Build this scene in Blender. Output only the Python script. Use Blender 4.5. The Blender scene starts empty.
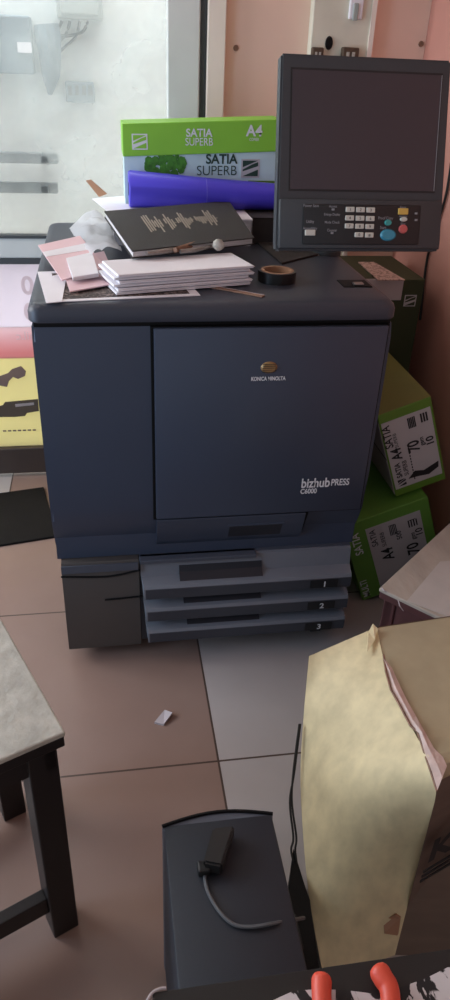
import bpy, bmesh, math, random
from mathutils import Vector, Matrix, noise
random.seed(7)
SC = bpy.context.scene
COL = SC.collection
V = Vector

# ---------------------------------------------------------------- camera model
F = 725.0
Zd = V((-52, 1184, F)).normalized(); Zc = -Zd
Xc = V((4805, -219, F)).normalized(); Xc = (Xc - Zc * Xc.dot(Zc)).normalized()
Yc = Zc.cross(Xc)
R = Matrix((Xc, Yc, Zc))                       # photo axes (right, down, forward) -> world
C = V((0.15, -1.48, 1.415))
def ray(u, v): return R @ V((u - 225, v - 500, F))
def onY(u, v, y): r = ray(u, v); return C + r * ((y - C.y) / r.y)
def onZ(u, v, z): r = ray(u, v); return C + r * ((z - C.z) / r.z)
def onX(u, v, x): r = ray(u, v); return C + r * ((x - C.x) / r.x)
def onP(u, v, p, n): r = ray(u, v); return C + r * ((p - C).dot(n) / r.dot(n))

# ---------------------------------------------------------------- materials
def lin(c):
    if isinstance(c, str):
        c = [int(c[i:i+2], 16) / 255 for i in (0, 2, 4)]
    return tuple((x / 12.92 if x <= .04045 else ((x + .055) / 1.055) ** 2.4) for x in c) + (1,)
def mat(name, c, rough=.5, var=.08, scale=8, metal=0, bump=0, bscale=None, spec=.5, stretch=None, coat=0):
    m = bpy.data.materials.new(name); m.use_nodes = True
    nt = m.node_tree; N = nt.nodes; L = nt.links
    b = N['Principled BSDF']
    tc = N.new('ShaderNodeTexCoord'); mp = N.new('ShaderNodeMapping'); L.new(tc.outputs['Object'], mp.inputs[0])
    if stretch: mp.inputs['Scale'].default_value = stretch
    no = N.new('ShaderNodeTexNoise'); no.inputs['Scale'].default_value = scale; no.inputs['Detail'].default_value = 5
    L.new(mp.outputs[0], no.inputs['Vector'])
    rp = N.new('ShaderNodeValToRGB'); c = lin(c)
    rp.color_ramp.elements[0].position = .3; rp.color_ramp.elements[1].position = .7
    rp.color_ramp.elements[0].color = tuple(x * (1 - var) for x in c[:3]) + (1,)
    rp.color_ramp.elements[1].color = tuple(min(1, x * (1 + var)) for x in c[:3]) + (1,)
    L.new(no.outputs['Fac'], rp.inputs[0]); L.new(rp.outputs[0], b.inputs['Base Color'])
    b.inputs['Roughness'].default_value = rough; b.inputs['Metallic'].default_value = metal
    b.inputs['Specular IOR Level'].default_value = spec
    b.inputs['Coat Weight'].default_value = coat
    if bump:
        n2 = N.new('ShaderNodeTexNoise'); n2.inputs['Scale'].default_value = bscale or scale * 6; n2.inputs['Detail'].default_value = 6
        L.new(mp.outputs[0], n2.inputs['Vector'])
        bp = N.new('ShaderNodeBump'); bp.inputs['Strength'].default_value = bump; bp.inputs['Distance'].default_value = .01
        L.new(n2.outputs['Fac'], bp.inputs['Height']); L.new(bp.outputs[0], b.inputs['Normal'])
    return m

M = {}
M['body'] = mat('slate_blue_plastic', '384152', .42, .04, 5, bump=.03, bscale=400)
M['lid'] = mat('charcoal_top_plastic', '363a45', .45, .05, 5, bump=.04, bscale=300)
M['base'] = mat('dark_base_plastic', '4a4542', .45, .06, 5)
M['tray'] = mat('grey_tray_plastic', '72767e', .45, .05, 6)
M['tray_dark'] = mat('dark_tray_plastic', '4a4f5a', .5, .05, 6)
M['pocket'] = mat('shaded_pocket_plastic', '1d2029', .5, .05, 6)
M['lip'] = mat('tray_lip_plastic', '383c45', .5, .05, 6)
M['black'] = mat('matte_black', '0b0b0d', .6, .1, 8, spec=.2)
M['panel'] = mat('dark_grey_console_plastic', '3c4044', .5, .04, 8, bump=.03, bscale=300)
M['screen'] = mat('unlit_screen', '413c42', .32, .05, 3)
M['keypad'] = mat('keypad_black', '1e2023', .45, .05, 8)
M['key'] = mat('key_cream', 'cfd0c6', .5, .04, 20)
M['key_blue'] = mat('key_blue', '3f93ad', .35, .06, 40)
M['key_teal'] = mat('key_teal', '3f9c98', .4, .06, 40)
M['key_red'] = mat('key_red', 'c8625f', .4, .06, 40)
M['key_yellow'] = mat('key_yellow', 'd9b45a', .4, .05, 40)
M['ink_white'] = mat('ink_white', 'dadde0', .6, .02, 30)
M['ink_grey'] = mat('ink_grey', '8e9297', .6, .02, 30)
M['ink_black'] = mat('ink_black', '15171a', .6, .02, 30)
M['copper'] = mat('copper_emblem', 'a38358', .4, .25, 90, metal=.5, stretch=(.2, 1, 3))
M['white_paper'] = mat('white_paper', 'e6e4ea', .8, .03, 12)
M['paper_edge'] = mat('paper_edges', 'c9c6c8', .85, .25, 6, stretch=(1, 1, 90))
M['pink_paper'] = mat('pink_card', 'e3c3c9', .75, .05, 12)
M['foil'] = None
M['book'] = mat('brown_black_leatherette', '2b2625', .7, .08, 20, bump=.15, bscale=240)
M['emboss'] = mat('dull_bronze_emboss', '978a7b', .45, .1, 40)
M['blue_vinyl'] = mat('blue_vinyl', '4a40cc', .4, .06, 6)
M['green'] = mat('carton_green', '82c03c', .55, .05, 10)
M['green_mid'] = mat('carton_green_mid', '5f9038', .6, .06, 8)
M['green_dk'] = mat('carton_green_shade', '5c8428', .6, .08, 8)
M['olive'] = mat('olive_carton_top', '77763a', .6, .1, 6)
M['dkgreen'] = mat('dark_green_carton', '2e3619', .65, .1, 6)
M['leaf'] = mat('printed_tree_green', '3f7d26', .7, .35, 90)
M['ink_green'] = mat('ink_dark_green', '1e3d33', .6, .03, 30)
M['label'] = mat('carton_label_white', 'b4b2b5', .7, .04, 10)
M['greyside'] = mat('carton_grey_side', 'b3a9ab', .7, .05, 8)
M['kraft'] = mat('brown_tape', 'a37a5e', .55, .12, 10)
M['tape_dark'] = mat('black_tape_face', '141314', .35, .1, 10)
M['newsprint'] = None
M['metal'] = mat('worn_grey_metal', '8e8d8a', .4, .25, 60, metal=.6)
M['rust'] = mat('rusty_brown_metal', '8a6a58', .6, .3, 60, metal=.3)
M['bone'] = mat('whitish_round_cap', 'a8a49c', .6, .3, 90)
M['wood_dark'] = mat('dark_stained_wood', '1a1312', .45, .25, 10, stretch=(1, 1, .15), bump=.05)
M['maroon'] = mat('maroon_wood', '4b2a2b', .5, .2, 10, bump=.08)
M['laminate'] = mat('worn_whitish_top', 'aaa69b', .6, .16, 26, bump=.25, bscale=60)
M['laminate2'] = mat('worn_whitish_bench_top', 'a99f93', .6, .14, 18, bump=.2, bscale=50, stretch=(1, .4, 1))
M['yellow'] = mat('yellowed_paper', 'd8c9a0', .7, .12, 34, bump=.12, bscale=30, stretch=(1, 1, .6))
M['tan'] = mat('tan_carton_top', 'a99d80', .7, .1, 12, bump=.1, bscale=30)
M['torn'] = mat('torn_pinkish_ply', 'd3beb6', .85, .14, 30, bump=.4, bscale=60)
M['brown_side'] = mat('dark_brown_carton', '6d5c50', .7, .12, 8, stretch=(1, 1, 5))
M['tower'] = mat('black_blue_case', '1d222b', .6, .07, 10, bump=.03, bscale=200)
M['rubber'] = mat('black_rubber', '161616', .55, .1, 12)
M['cord'] = mat('grey_cord', '55575a', .5, .05, 12)
M['orange'] = mat('orange_grip', 'd8503a', .45, .06, 20)
M['steel'] = mat('steel', '9a9a9a', .3, .1, 40, metal=.9)
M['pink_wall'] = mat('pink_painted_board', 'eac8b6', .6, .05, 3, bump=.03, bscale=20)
M['pink_side'] = mat('pink_side_wall_shaded', 'c48c7e', .6, .08, 3, bump=.03, bscale=20)  # the side wall's shade is put into this darker pink
M['cream'] = mat('cream_paint', 'e8dcd0', .6, .05, 5)
M['pillar'] = mat('stained_grey_paint', 'd3cfbe', .7, .12, 6, bump=.06, bscale=30)
M['alu'] = mat('aluminium_frame', 'd3d7d4', .45, .05, 8)
M['alu_dark'] = mat('dark_aluminium', '43474a', .5, .05, 8)
M['door_brown'] = mat('dark_brown_rail', '40342f', .5, .1, 8)
M['outside'] = mat('outside_white_wall', 'ccd2d1', .8, .08, 3)
M['meter'] = mat('meter_grey', '5f717c', .6, .06, 8)
M['meter_lt'] = mat('meter_light', '9ba39f', .6, .05, 8)
M['cloth_brown'] = mat('brown_grey_cloth', '5b4d45', .9, .2, 14, bump=.3, bscale=60)
M['mat_black'] = mat('black_mat', '141110', .8, .2, 10, bump=.1, spec=.2)
M['brown_socket'] = mat('brown_socket', '4b3a2c', .5, .25, 60)

def m_floor():
    m = bpy.data.materials.new('glossy_floor_tiles'); m.use_nodes = True
    nt = m.node_tree; N = nt.nodes; L = nt.links; b = N['Principled BSDF']
    tc = N.new('ShaderNodeTexCoord'); sp = N.new('ShaderNodeSeparateXYZ'); L.new(tc.outputs['Object'], sp.inputs[0])
    def mth(op, a, b2=None, c2=None):
        n = N.new('ShaderNodeMath'); n.operation = op
        for i, q in enumerate((a, b2, c2)):
            if q is None: continue
            if isinstance(q, (int, float)): n.inputs[i].default_value = q
            else: L.new(q, n.inputs[i])
        return n.outputs[0]
    x = mth('DIVIDE', mth('SUBTRACT', sp.outputs[0], .358), .6)
    y = mth('DIVIDE', mth('ADD', sp.outputs[1], .364), .58)
    def line(q):
        f = mth('FRACT', q)
        return mth('LESS_THAN', mth('MINIMUM', f, mth('SUBTRACT', 1.0, f)), .0042)
    grout = mth('MAXIMUM', line(x), line(y))
    odd = mth('FLOORED_MODULO', mth('FLOOR', x), 2.0)     # every second column of tiles is greyer
    no = N.new('ShaderNodeTexNoise'); no.inputs['Scale'].default_value = 4; no.inputs['Detail'].default_value = 5
    L.new(tc.outputs['Object'], no.inputs['Vector'])
    def mix(f, a, c):
        n = N.new('ShaderNodeMix'); n.data_type = 'RGBA'
        if isinstance(f, (int, float)): n.inputs[0].default_value = f
        else: L.new(f, n.inputs[0])
        for i, q in ((6, a), (7, c)):
            if isinstance(q, tuple): n.inputs[i].default_value = q
            else: L.new(q, n.inputs[i])
        return n.outputs[2]
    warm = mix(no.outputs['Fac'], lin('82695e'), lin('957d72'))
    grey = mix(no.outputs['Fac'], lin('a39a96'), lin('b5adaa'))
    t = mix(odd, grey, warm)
    L.new(mix(grout, t, lin('4e3f38')), b.inputs['Base Color'])
    b.inputs['Roughness'].default_value = .36; b.inputs['Specular IOR Level'].default_value = .35
    return m
def m_glass(name, tr, col, rough=.1):
    m = bpy.data.materials.new(name); m.use_nodes = True
    nt = m.node_tree; N = nt.nodes; L = nt.links; N.remove(N['Principled BSDF'])
    out = N['Material Output']
    t = N.new('ShaderNodeBsdfTransparent'); tl = N.new('ShaderNodeBsdfTranslucent'); g = N.new('ShaderNodeBsdfGlossy')
    no = N.new('ShaderNodeTexNoise'); no.inputs['Scale'].default_value = 5; no.inputs['Detail'].default_value = 6
    tc = N.new('ShaderNodeTexCoord'); L.new(tc.outputs['Object'], no.inputs['Vector'])
    rp = N.new('ShaderNodeMapRange'); rp.inputs[1].default_value = .3; rp.inputs[2].default_value = .75
    rp.inputs[3].default_value = tr + .12; rp.inputs[4].default_value = tr - .14; L.new(no.outputs['Fac'], rp.inputs[0])
    tl.inputs['Color'].default_value = lin(col); g.inputs['Roughness'].default_value = rough
    m1 = N.new('ShaderNodeMixShader'); L.new(rp.outputs[0], m1.inputs[0]); L.new(tl.outputs[0], m1.inputs[1]); L.new(t.outputs[0], m1.inputs[2])
    m2 = N.new('ShaderNodeMixShader'); m2.inputs[0].default_value = .05
    L.new(m1.outputs[0], m2.inputs[1]); L.new(g.outputs[0], m2.inputs[2]); L.new(m2.outputs[0], out.inputs[0])
    return m
def m_trans(name, c, amt=.6, alpha=1.0, c2=None, zs=None):
    """backlit printed sheet; c2/zs: soft change of colour going up between the two heights zs"""
    m = bpy.data.materials.new(name); m.use_nodes = True
    nt = m.node_tree; N = nt.nodes; L = nt.links; N.remove(N['Principled BSDF']); out = N['Material Output']
    d = N.new('ShaderNodeBsdfDiffuse'); t = N.new('ShaderNodeBsdfTranslucent')
    no = N.new('ShaderNodeTexNoise'); no.inputs['Scale'].default_value = 6
    tc = N.new('ShaderNodeTexCoord'); L.new(tc.outputs['Object'], no.inputs['Vector'])
    rp = N.new('ShaderNodeValToRGB'); cc = lin(c)
    rp.color_ramp.elements[0].color = tuple(x * .9 for x in cc[:3]) + (1,); rp.color_ramp.elements[1].color = cc
    L.new(no.outputs['Fac'], rp.inputs[0]); src = rp.outputs[0]
    if c2:
        sp = N.new('ShaderNodeSeparateXYZ'); L.new(tc.outputs['Object'], sp.inputs[0])
        mr = N.new('ShaderNodeMapRange'); mr.inputs[1].default_value, mr.inputs[2].default_value = zs; L.new(sp.outputs[2], mr.inputs[0])
        mx = N.new('ShaderNodeMix'); mx.data_type = 'RGBA'; L.new(mr.outputs[0], mx.inputs[0]); L.new(src, mx.inputs[6]); mx.inputs[7].default_value = lin(c2)
        src = mx.outputs[2]
    L.new(src, d.inputs[0]); L.new(src, t.inputs[0])
    mx = N.new('ShaderNodeMixShader'); mx.inputs[0].default_value = amt; L.new(d.outputs[0], mx.inputs[1]); L.new(t.outputs[0], mx.inputs[2])
    last = mx.outputs[0]
    if alpha < 1:
        tr = N.new('ShaderNodeBsdfTransparent'); m2 = N.new('ShaderNodeMixShader'); m2.inputs[0].default_value = alpha
        L.new(tr.outputs[0], m2.inputs[1]); L.new(last, m2.inputs[2]); last = m2.outputs[0]
    L.new(last, out.inputs[0])
    return m
def m_two(name, a, b2, kind, scale, thr, rough=.7, stretch=(1, 1, 1), rot=(0, 0, 0), w=.03):
    m = bpy.data.materials.new(name); m.use_nodes = True
    nt = m.node_tree; N = nt.nodes; L = nt.links; b = N['Principled BSDF']
    tc = N.new('ShaderNodeTexCoord'); mp = N.new('ShaderNodeMapping'); L.new(tc.outputs['Object'], mp.inputs[0])
    mp.inputs['Scale'].default_value = stretch; mp.inputs['Rotation'].default_value = rot
    if kind == 'noise':
        t = N.new('ShaderNodeTexNoise'); t.inputs['Detail'].default_value = 6; o = t.outputs['Fac']; t.inputs['Distortion'].default_value = 1.5
    else:
        t = N.new('ShaderNodeTexVoronoi'); o = t.outputs['Distance']
    t.inputs['Scale'].default_value = scale; L.new(mp.outputs[0], t.inputs['Vector'])
    rp = N.new('ShaderNodeValToRGB'); rp.color_ramp.elements[0].position = thr; rp.color_ramp.elements[1].position = thr + w
    rp.color_ramp.elements[0].color = lin(a); rp.color_ramp.elements[1].color = lin(b2)
    L.new(o, rp.inputs[0]); L.new(rp.outputs[0], b.inputs['Base Color']); b.inputs['Roughness'].default_value = rough
    return m
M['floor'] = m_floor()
M['glass'] = m_glass('hazy_door_glass', .74, 'e2eaea')
M['plastic_bag'] = m_trans('clear_plastic', 'eceef2', .4, .7)
M['poster_yellow'] = m_trans('poster_yellow', 'f3ebbe', .6)
M['poster_red'] = m_trans('poster_red', 'e8aeae', .6, c2='f6e2e6', zs=(.37, .465))
M['poster_white'] = m_trans('poster_white', 'f4eef6', .75)
M['poster_grey'] = m_trans('poster_grey', '85757a', .4)
M['poster_dark'] = m_trans('poster_dark', '5d5553', .3)
M['poster_pale'] = m_trans('poster_pale', 'e8dcde', .6)
M['pattern'] = m_two('brown_photo_print', '2e2424', 'a08d86', 'noise', 90, .48, w=.25)
M['newsprint'] = m_two('pinkish_newsprint', '8a6f68', 'c6a79b', 'noise', 60, .42, w=.1)
M['leaf_cloth'] = m_two('black_leaves_on_white', 'c9c6c9', '17171a', 'noise', 17, .5, stretch=(1.6, .8, 1), rot=(0, 0, .6), w=.015)

# ---------------------------------------------------------------- mesh helpers
def new(): return bmesh.new()
def box(bm, x0, x1, y0, y1, z0, z1, mtx=None, bev=0, seg=2):
    r = bmesh.ops.create_cube(bm, size=1.0)
    vs = r['verts']
    for v in vs:
        v.co = V(((x0 + x1) / 2 + v.co.x * (x1 - x0), (y0 + y1) / 2 + v.co.y * (y1 - y0), (z0 + z1) / 2 + v.co.z * (z1 - z0)))
    if bev:
        es = list({e for v in vs for e in v.link_edges})
        g = bmesh.ops.bevel(bm, geom=es, offset=bev, segments=seg, affect='EDGES', profile=.5)
        vs = list(set(g['verts']) | {v for v in vs if v.is_valid})
    if mtx is not None:
        for v in vs: v.co = mtx @ v.co
    return bm
def poly(bm, pts):
    return bm.faces.new([bm.verts.new(p) for p in pts])
def prism(bm, pts, d):
    """extrude planar point loop by vector d"""
    d = V(d); a = [bm.verts.new(p) for p in pts]; b = [bm.verts.new(V(p) + d) for p in pts]
    n = len(a); bm.faces.new(a); bm.faces.new(b[::-1])
    for i in range(n): bm.faces.new((a[i], b[i], b[(i + 1) % n], a[(i + 1) % n]))
    return bm
def fin(bm):
    bmesh.ops.recalc_face_normals(bm, faces=bm.faces[:]); return bm
def tube(bm, pts, r, n=8, cap=True, rs=None):
    pts = [V(p) for p in pts]; rings = []
    for i, p in enumerate(pts):
        t = (pts[min(i + 1, len(pts) - 1)] - pts[max(i - 1, 0)]).normalized()
        a = V((0, 0, 1)) if abs(t.z) < .9 else V((1, 0, 0))
        s = t.cross(a).normalized(); q = s.cross(t)
        rr = rs[i] if rs else r
        rings.append([bm.verts.new(p + (s * math.cos(k * 2 * math.pi / n) + q * math.sin(k * 2 * math.pi / n)) * rr) for k in range(n)])
    for a, b in zip(rings, rings[1:]):
        for k in range(n): bm.faces.new((a[k], a[(k + 1) % n], b[(k + 1) % n], b[k]))
    if cap: bm.faces.new(rings[0][::-1]); bm.faces.new(rings[-1])
    return bm
def smooth_path(pts, k=6):
    pts = [V(p) for p in pts]; out = []
    for i in range(len(pts) - 1):
        p0, p1, p2, p3 = pts[max(i - 1, 0)], pts[i], pts[i + 1], pts[min(i + 2, len(pts) - 1)]
        for j in range(k):
            t = j / k
            out.append(.5 * ((2 * p1) + (p2 - p0) * t + (2 * p0 - 5 * p1 + 4 * p2 - p3) * t * t + (3 * p1 - p0 - 3 * p2 + p3) * t ** 3))
    return out + [pts[-1]]
def disc(bm, c, ex, ey, h, n=24, taper=.85):
    """raised oval: axes ex, ey (vectors), height vector h"""
    c, ex, ey, h = V(c), V(ex), V(ey), V(h)
    A = [bm.verts.new(c + ex * math.cos(i * 2 * math.pi / n) + ey * math.sin(i * 2 * math.pi / n)) for i in range(n)]
    B = [bm.verts.new(c + h + (ex * math.cos(i * 2 * math.pi / n) + ey * math.sin(i * 2 * math.pi / n)) * taper) for i in range(n)]
    for i in range(n): bm.faces.new((A[i], A[(i + 1) % n], B[(i + 1) % n], B[i]))
    bm.faces.new(B); bm.faces.new(A[::-1])
    return bm
def frame(o, x, y):
    """matrix from origin, x axis, y axis (z = x cross y)"""
    x = V(x).normalized(); y = V(y); y = (y - x * y.dot(x)).normalized(); z = x.cross(y); o = V(o)
    return Matrix(((x.x, y.x, z.x, o.x), (x.y, y.y, z.y, o.y), (x.z, y.z, z.z, o.z), (0, 0, 0, 1)))
def wm(o):
    m = o.matrix_basis.copy()
    while o.parent: o = o.parent; m = o.matrix_basis @ m
    return m
def part(name, bm, m, parent=None, smooth=False, local=False):
    """bm is in world coordinates unless local"""
    if parent is not None and not local:
        inv = wm(parent).inverted(); bmesh.ops.transform(bm, matrix=inv, verts=bm.verts[:])
    bmesh.ops.recalc_face_normals(bm, faces=bm.faces[:])
    me = bpy.data.meshes.new(name); bm.to_mesh(me); bm.free()
    me.materials.append(m)
    if smooth:
        for p in me.polygons: p.use_smooth = True
        try: me.set_sharp_from_angle(angle=math.radians(35))
        except Exception: pass
    o = bpy.data.objects.new(name, me); COL.objects.link(o)
    if parent is not None: o.parent = parent
    return o
def tag(o, label, cat, group=None, kind=None):
    if label: o['label'] = label
    if cat: o['category'] = cat
    if group: o['group'] = group
    if kind: o['kind'] = kind
    return o
def thing(name, label, cat, loc, group=None):
    o = bpy.data.objects.new(name, None); COL.objects.link(o); o.location = loc; o.empty_display_size = .05
    return tag(o, label, cat, group)
def single(name, bm, m, label, cat, group=None, smooth=False, loc=None):
    """one-mesh thing with origin at its base"""
    co = [v.co for v in bm.verts]
    c = V(((min(p.x for p in co) + max(p.x for p in co)) / 2, (min(p.y for p in co) + max(p.y for p in co)) / 2, min(p.z for p in co)))
    for v in bm.verts: v.co -= c
    o = part(name, bm, m, None, smooth); o.location = c
    return tag(o, label, cat, group)
def struct(name, bm, m, label=None, parent=None):
    o = part(name, bm, m, parent); o['kind'] = 'structure'
    if label: o['label'] = label
    return o
def text_bm(s, size, bold=0, align='LEFT', sx=1):
    cu = bpy.data.curves.new('t', 'FONT'); cu.body = s; cu.size = size; cu.align_x = align; cu.offset = bold; cu.fill_mode = 'FRONT'
    o = bpy.data.objects.new('t', cu); COL.objects.link(o)
    bpy.context.view_layer.update()
    me = bpy.data.meshes.new_from_object(o.evaluated_get(bpy.context.evaluated_depsgraph_get()))
    bm = new(); bm.from_mesh(me)
    bpy.data.objects.remove(o); bpy.data.curves.remove(cu); bpy.data.meshes.remove(me)
    for v in bm.verts: v.co.x *= sx
    return bm
def write(name, items, m, parent, mtx, lift=.0008):
    """items: (string, x, y, size, bold, align[, sx]); placed in the plane of mtx"""
    for it in items:
        s, x, y, size, bold, al = it[:6]; sx = it[6] if len(it) > 6 else 1
        t = text_bm(s, size, bold, al, sx)
        bmesh.ops.transform(t, matrix=mtx @ Matrix.Translation((x, y, lift)), verts=t.verts[:])
        part(name, t, m, parent)

# ================================================================ SETTING
WY = 1.06
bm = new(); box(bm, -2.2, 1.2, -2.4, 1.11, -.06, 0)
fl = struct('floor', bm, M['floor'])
bm = new(); box(bm, .47, 1.2, WY + .012, WY + .09, 0, 2.6)
struct('wall_back', bm, M['pink_wall'])
bm = new(); box(bm, -2.2, .47, WY - .01, WY + .09, 2.35, 2.7); struct('wall_front', bm, M['pink_wall'])
bm = new(); box(bm, -2.2, -1.1, WY - .01, WY + .09, 0, 2.35); struct('wall_left', bm, M['pink_wall'])
bm = new(); box(bm, -2.2, 1.25, -2.4, 1.15, 2.7, 2.78); struct('ceiling', bm, M['cream'])
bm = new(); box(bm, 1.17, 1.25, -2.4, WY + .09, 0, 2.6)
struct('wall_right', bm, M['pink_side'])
bm = new(); box(bm, .462, .478, WY - .005, WY + .03, 0, 2.6); struct('trim_1', bm, M['alu_dark'])
bm = new(); box(bm, .48, .535, WY - .02, WY + .012, 0, 2.6, bev=.003); struct('trim_2', bm, M['cream'])
bm = new(); box(bm, .792, .978, WY - .03, WY + .012, 0, 2.6, bev=.003); struct('trim_3', bm, M['pillar'])
bm = new(); box(bm, .97, .984, WY - .036, WY + .012, 0, 2.6); struct('trim_4', bm, M['cream'])

# door: aluminium leaf, hazy pane above, lower pane covered by the poster
door = bpy.data.objects.new('door_1', None); COL.objects.link(door); door.location = (-.2, WY, 0); door['kind'] = 'structure'
zr0, zr1 = .806, .890
bm = new(); box(bm, .361, .458, WY - .02, WY + .03, 0, 2.35, bev=.004); part('door_stile', bm, M['alu'], door)
bm = new(); box(bm, -1.1, -1.0, WY - .02, WY + .03, 0, 2.35, bev=.004); part('door_stile', bm, M['alu'], door)
bm = new(); box(bm, -1.0, .361, WY - .02, WY + .03, zr0 + .016, zr1, bev=.005); part('middle_rail', bm, M['alu'], door)
bm = new(); box(bm, -1.0, .361, WY - .024, WY + .01, zr1 - .004, zr1 + .005); part('glazing_bead', bm, M['alu_dark'], door)
bm = new(); box(bm, -1.0, .361, WY - .022, WY + .012, zr0 - .002, zr0 + .016); part('glazing_bead', bm, M['alu_dark'], door)
bm = new(); box(bm, -1.0, .361, WY - .02, WY + .03, .015, .122, bev=.004); part('bottom_rail', bm, M['door_brown'], door)
bm = new(); box(bm, -1.0, .361, WY - .02, WY + .03, 2.25, 2.35); part('top_rail', bm, M['alu'], door)
bm = new(); box(bm, -1.0, .361, WY + .002, WY + .008, zr1, 2.25); part('glass_pane', bm, M['glass'], door)
for vv in (157, 187):
    a = onY(0, vv, WY + .05); b = onY(58, vv, WY + .05)
    bm = new(); box(bm, -.62, b.x, WY + .034, WY + .06, a.z - .016, a.z + .016, bev=.004); part('push_bar', bm, M['alu_dark'], door)
    bm = new(); box(bm, -.5, -.46, WY + .008, WY + .04, a.z - .01, a.z + .01)
    box(bm, b.x - .05, b.x - .03, WY + .008, WY + .04, a.z - .01, a.z + .01); part('bar_mount', bm, M['alu_dark'], door)

# outside wall with the electrics, seen through the hazy pane
OY = 1.75
bm = new(); box(bm, -2.4, 2.0, OY, OY + .1, -.1, 3.2); struct('wall_outside', bm, M['outside'])
bm = new(); box(bm, -2.4, 2.0, 1.11, OY, -.12, -.02); struct('floor_outside', bm, M['outside'])
def orect(u0, v0, u1, v1, d=.06, bev=.006):
    a = onY(u0, v0, OY); b = onY(u1, v1, OY); bm = new(); box(bm, a.x, b.x, OY - d, OY + .004, b.z, a.z, bev=bev); return bm
t = thing('meter_box', 'large blue-grey electric meter box with white sticker, outside behind the door glass', 'meter box', onY(12, 72, OY))
part('case', orect(-25, 14, 36, 74, .09), M['meter'], t)
a = onY(17, 42, OY - .092); b = onY(32, 53, OY - .092); bm = new(); box(bm, a.x, b.x, OY - .094, OY - .09, b.z, a.z); part('sticker', bm, M['white_paper'], t)
t = thing('junction_box', 'pale square junction box high on the outside wall, right of the meter box', 'junction box', onY(78, 22, OY))
part('case', orect(55, -22, 103, 21, .08), M['meter_lt'], t); part('cover', orect(59, -20, 99, 17, .088), M['meter_lt'], t)
t = thing('socket_board', 'small grey board of sockets below the junction box, outside behind the glass', 'socket board', onY(80, 102, OY))
part('plate', orect(65, 81, 95, 103, .03), M['meter'], t)
for u0 in (68, 75, 82, 88):
    part('socket', orect(u0, 85, u0 + 4.5, 95, .034, .001), M['alu_dark'], t)
t = thing('cable_sleeve', 'grey tapering cable bundle hanging beside the meter box', 'cable bundle', onY(50, 95, OY))
pts = [onY(u, v, OY - .05) for u, v in ((46, 24), (48, 36), (50, 55), (51, 75), (50, 95))]
bm = new(); tube(bm, pts, .03, 10, rs=[.045, .05, .042, .035, .008]); part('sleeve', bm, M['meter'], t, True)
for k, pp in enumerate((((70, 21), (66, 34), (57, 44), (52, 52)), ((80, 21), (76, 36), (66, 46), (53, 58)), ((62, 21), (58, 30), (52, 40)), ((88, 21), (82, 32), (64, 36), (50, 30)))):
    bm = new(); tube(bm, smooth_path([onY(u, v, OY - .04) for u, v in pp]), .006, 6); part('cable', bm, M['alu_dark'], t, True)
# switch, screw and sockets on the inside wall
t = thing('wall_switch', 'white upright switch plate high on the grey pillar', 'switch', onY(356, 21, WY - .03))
a = onY(350, -6, WY - .03); b = onY(361, 20, WY - .03)
bm = new(); box(bm, a.x, b.x, WY - .042, WY - .03, b.z, a.z, bev=.004); part('plate', bm, M['white_paper'], t)
c = onY(355.5, 12, WY - .042); bm = new(); box(bm, c.x - .008, c.x + .008, WY - .048, WY - .042, c.z - .022, c.z + .022, bev=.003); part('rocker', bm, M['meter_lt'], t)
for i, (u0, lab) in enumerate(((311, 'small brown socket on the grey pillar, the left one above the screen'), (341, 'small brown socket on the grey pillar, the right one above the screen'))):
    t = thing('wall_socket', lab, 'socket', onY(u0 + 6, 60, WY - .03), 'brown sockets on the pillar')
    a = onY(u0, 47, WY - .03); b = onY(u0 + (10 if i == 0 else 15), 60, WY - .03)
    bm = new(); box(bm, a.x, b.x, WY - .055, WY - .03, b.z - .02, a.z, bev=.004); part('housing', bm, M['brown_socket'], t)
    bm = new(); w = (b.x - a.x) / 3
    for k in range(2): box(bm, a.x + w * (k + .7), a.x + w * (k + 1.2), WY - .058, WY - .054, b.z + .002, a.z - .012)
    part('socket_hole', bm, M['bone'], t)
c = onY(329, 43, WY - .032); bm = new(); disc(bm, c, (.012, 0, 0), (0, 0, .018), (0, -.004, 0)); single('wall_hook', bm, M['black'], 'small black hook stub on the grey pillar between the sockets', 'hook')
for (u, v, y, lab) in ((236, 48, WY + .012, 'small dark screw head in the pink panel left of the screen'), (421, 44, WY + .012, 'small dark screw head in the pink wall above the right of the screen')):
    c = onY(u, v, y) + V((0, .003, 0)); bm = new(); disc(bm, c, (.009, 0, 0), (0, 0, .009), (0, -.008, 0), 12)
    single('screw', bm, M['rust'], lab, 'screw')

# poster
px0, px1 = -1.0, .36
pst = thing('poster', 'red and yellow printed poster, seen from behind, covering the lower door pane', 'poster', (-.32, WY + .004, .122))
bm = new(); box(bm, px0, px1, WY + .002, WY + .006, .122, .474); part('lower_sheet', bm, M['poster_yellow'], pst)
bm = new(); box(bm, px0, px1, WY - .0005, WY + .002, .585, zr0); part('white_band', bm, M['poster_white'], pst, False)
bm = new(); box(bm, px0, px1, WY - .0008, WY + .002, .472, .585); part('red_band', bm, M['poster_red'], pst)
mp = frame((-.045, WY - .001, .53), (-1, 0, 0), (0, 0, 1))       # mirrored: read from outside
def write_mirror(name, s, x_right, z, size, bold, m, sx=1.0):
    bm = text_bm(s, size, bold, 'LEFT', sx)
    for v in bm.verts: v.co = V((x_right - v.co.x, WY - .0016, z + v.co.y))
    return part(name, bm, m, pst)
write_mirror('lettering', 'mail.c', -.075, .54, .042, .0005, M['poster_pale'])
write_mirror('lettering', '20', -.05, .61, .085, .002, M['poster_pale'])
write_mirror('lettering', '10', -.05, .70, .085, .002, M['poster_pale'])
def pshape(name, pxs, m, y=WY - .0012):
    bm = new(); f = poly(bm, [onY(u, v, y) for u, v in pxs]); return part(name, bm, m, pst)
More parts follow.
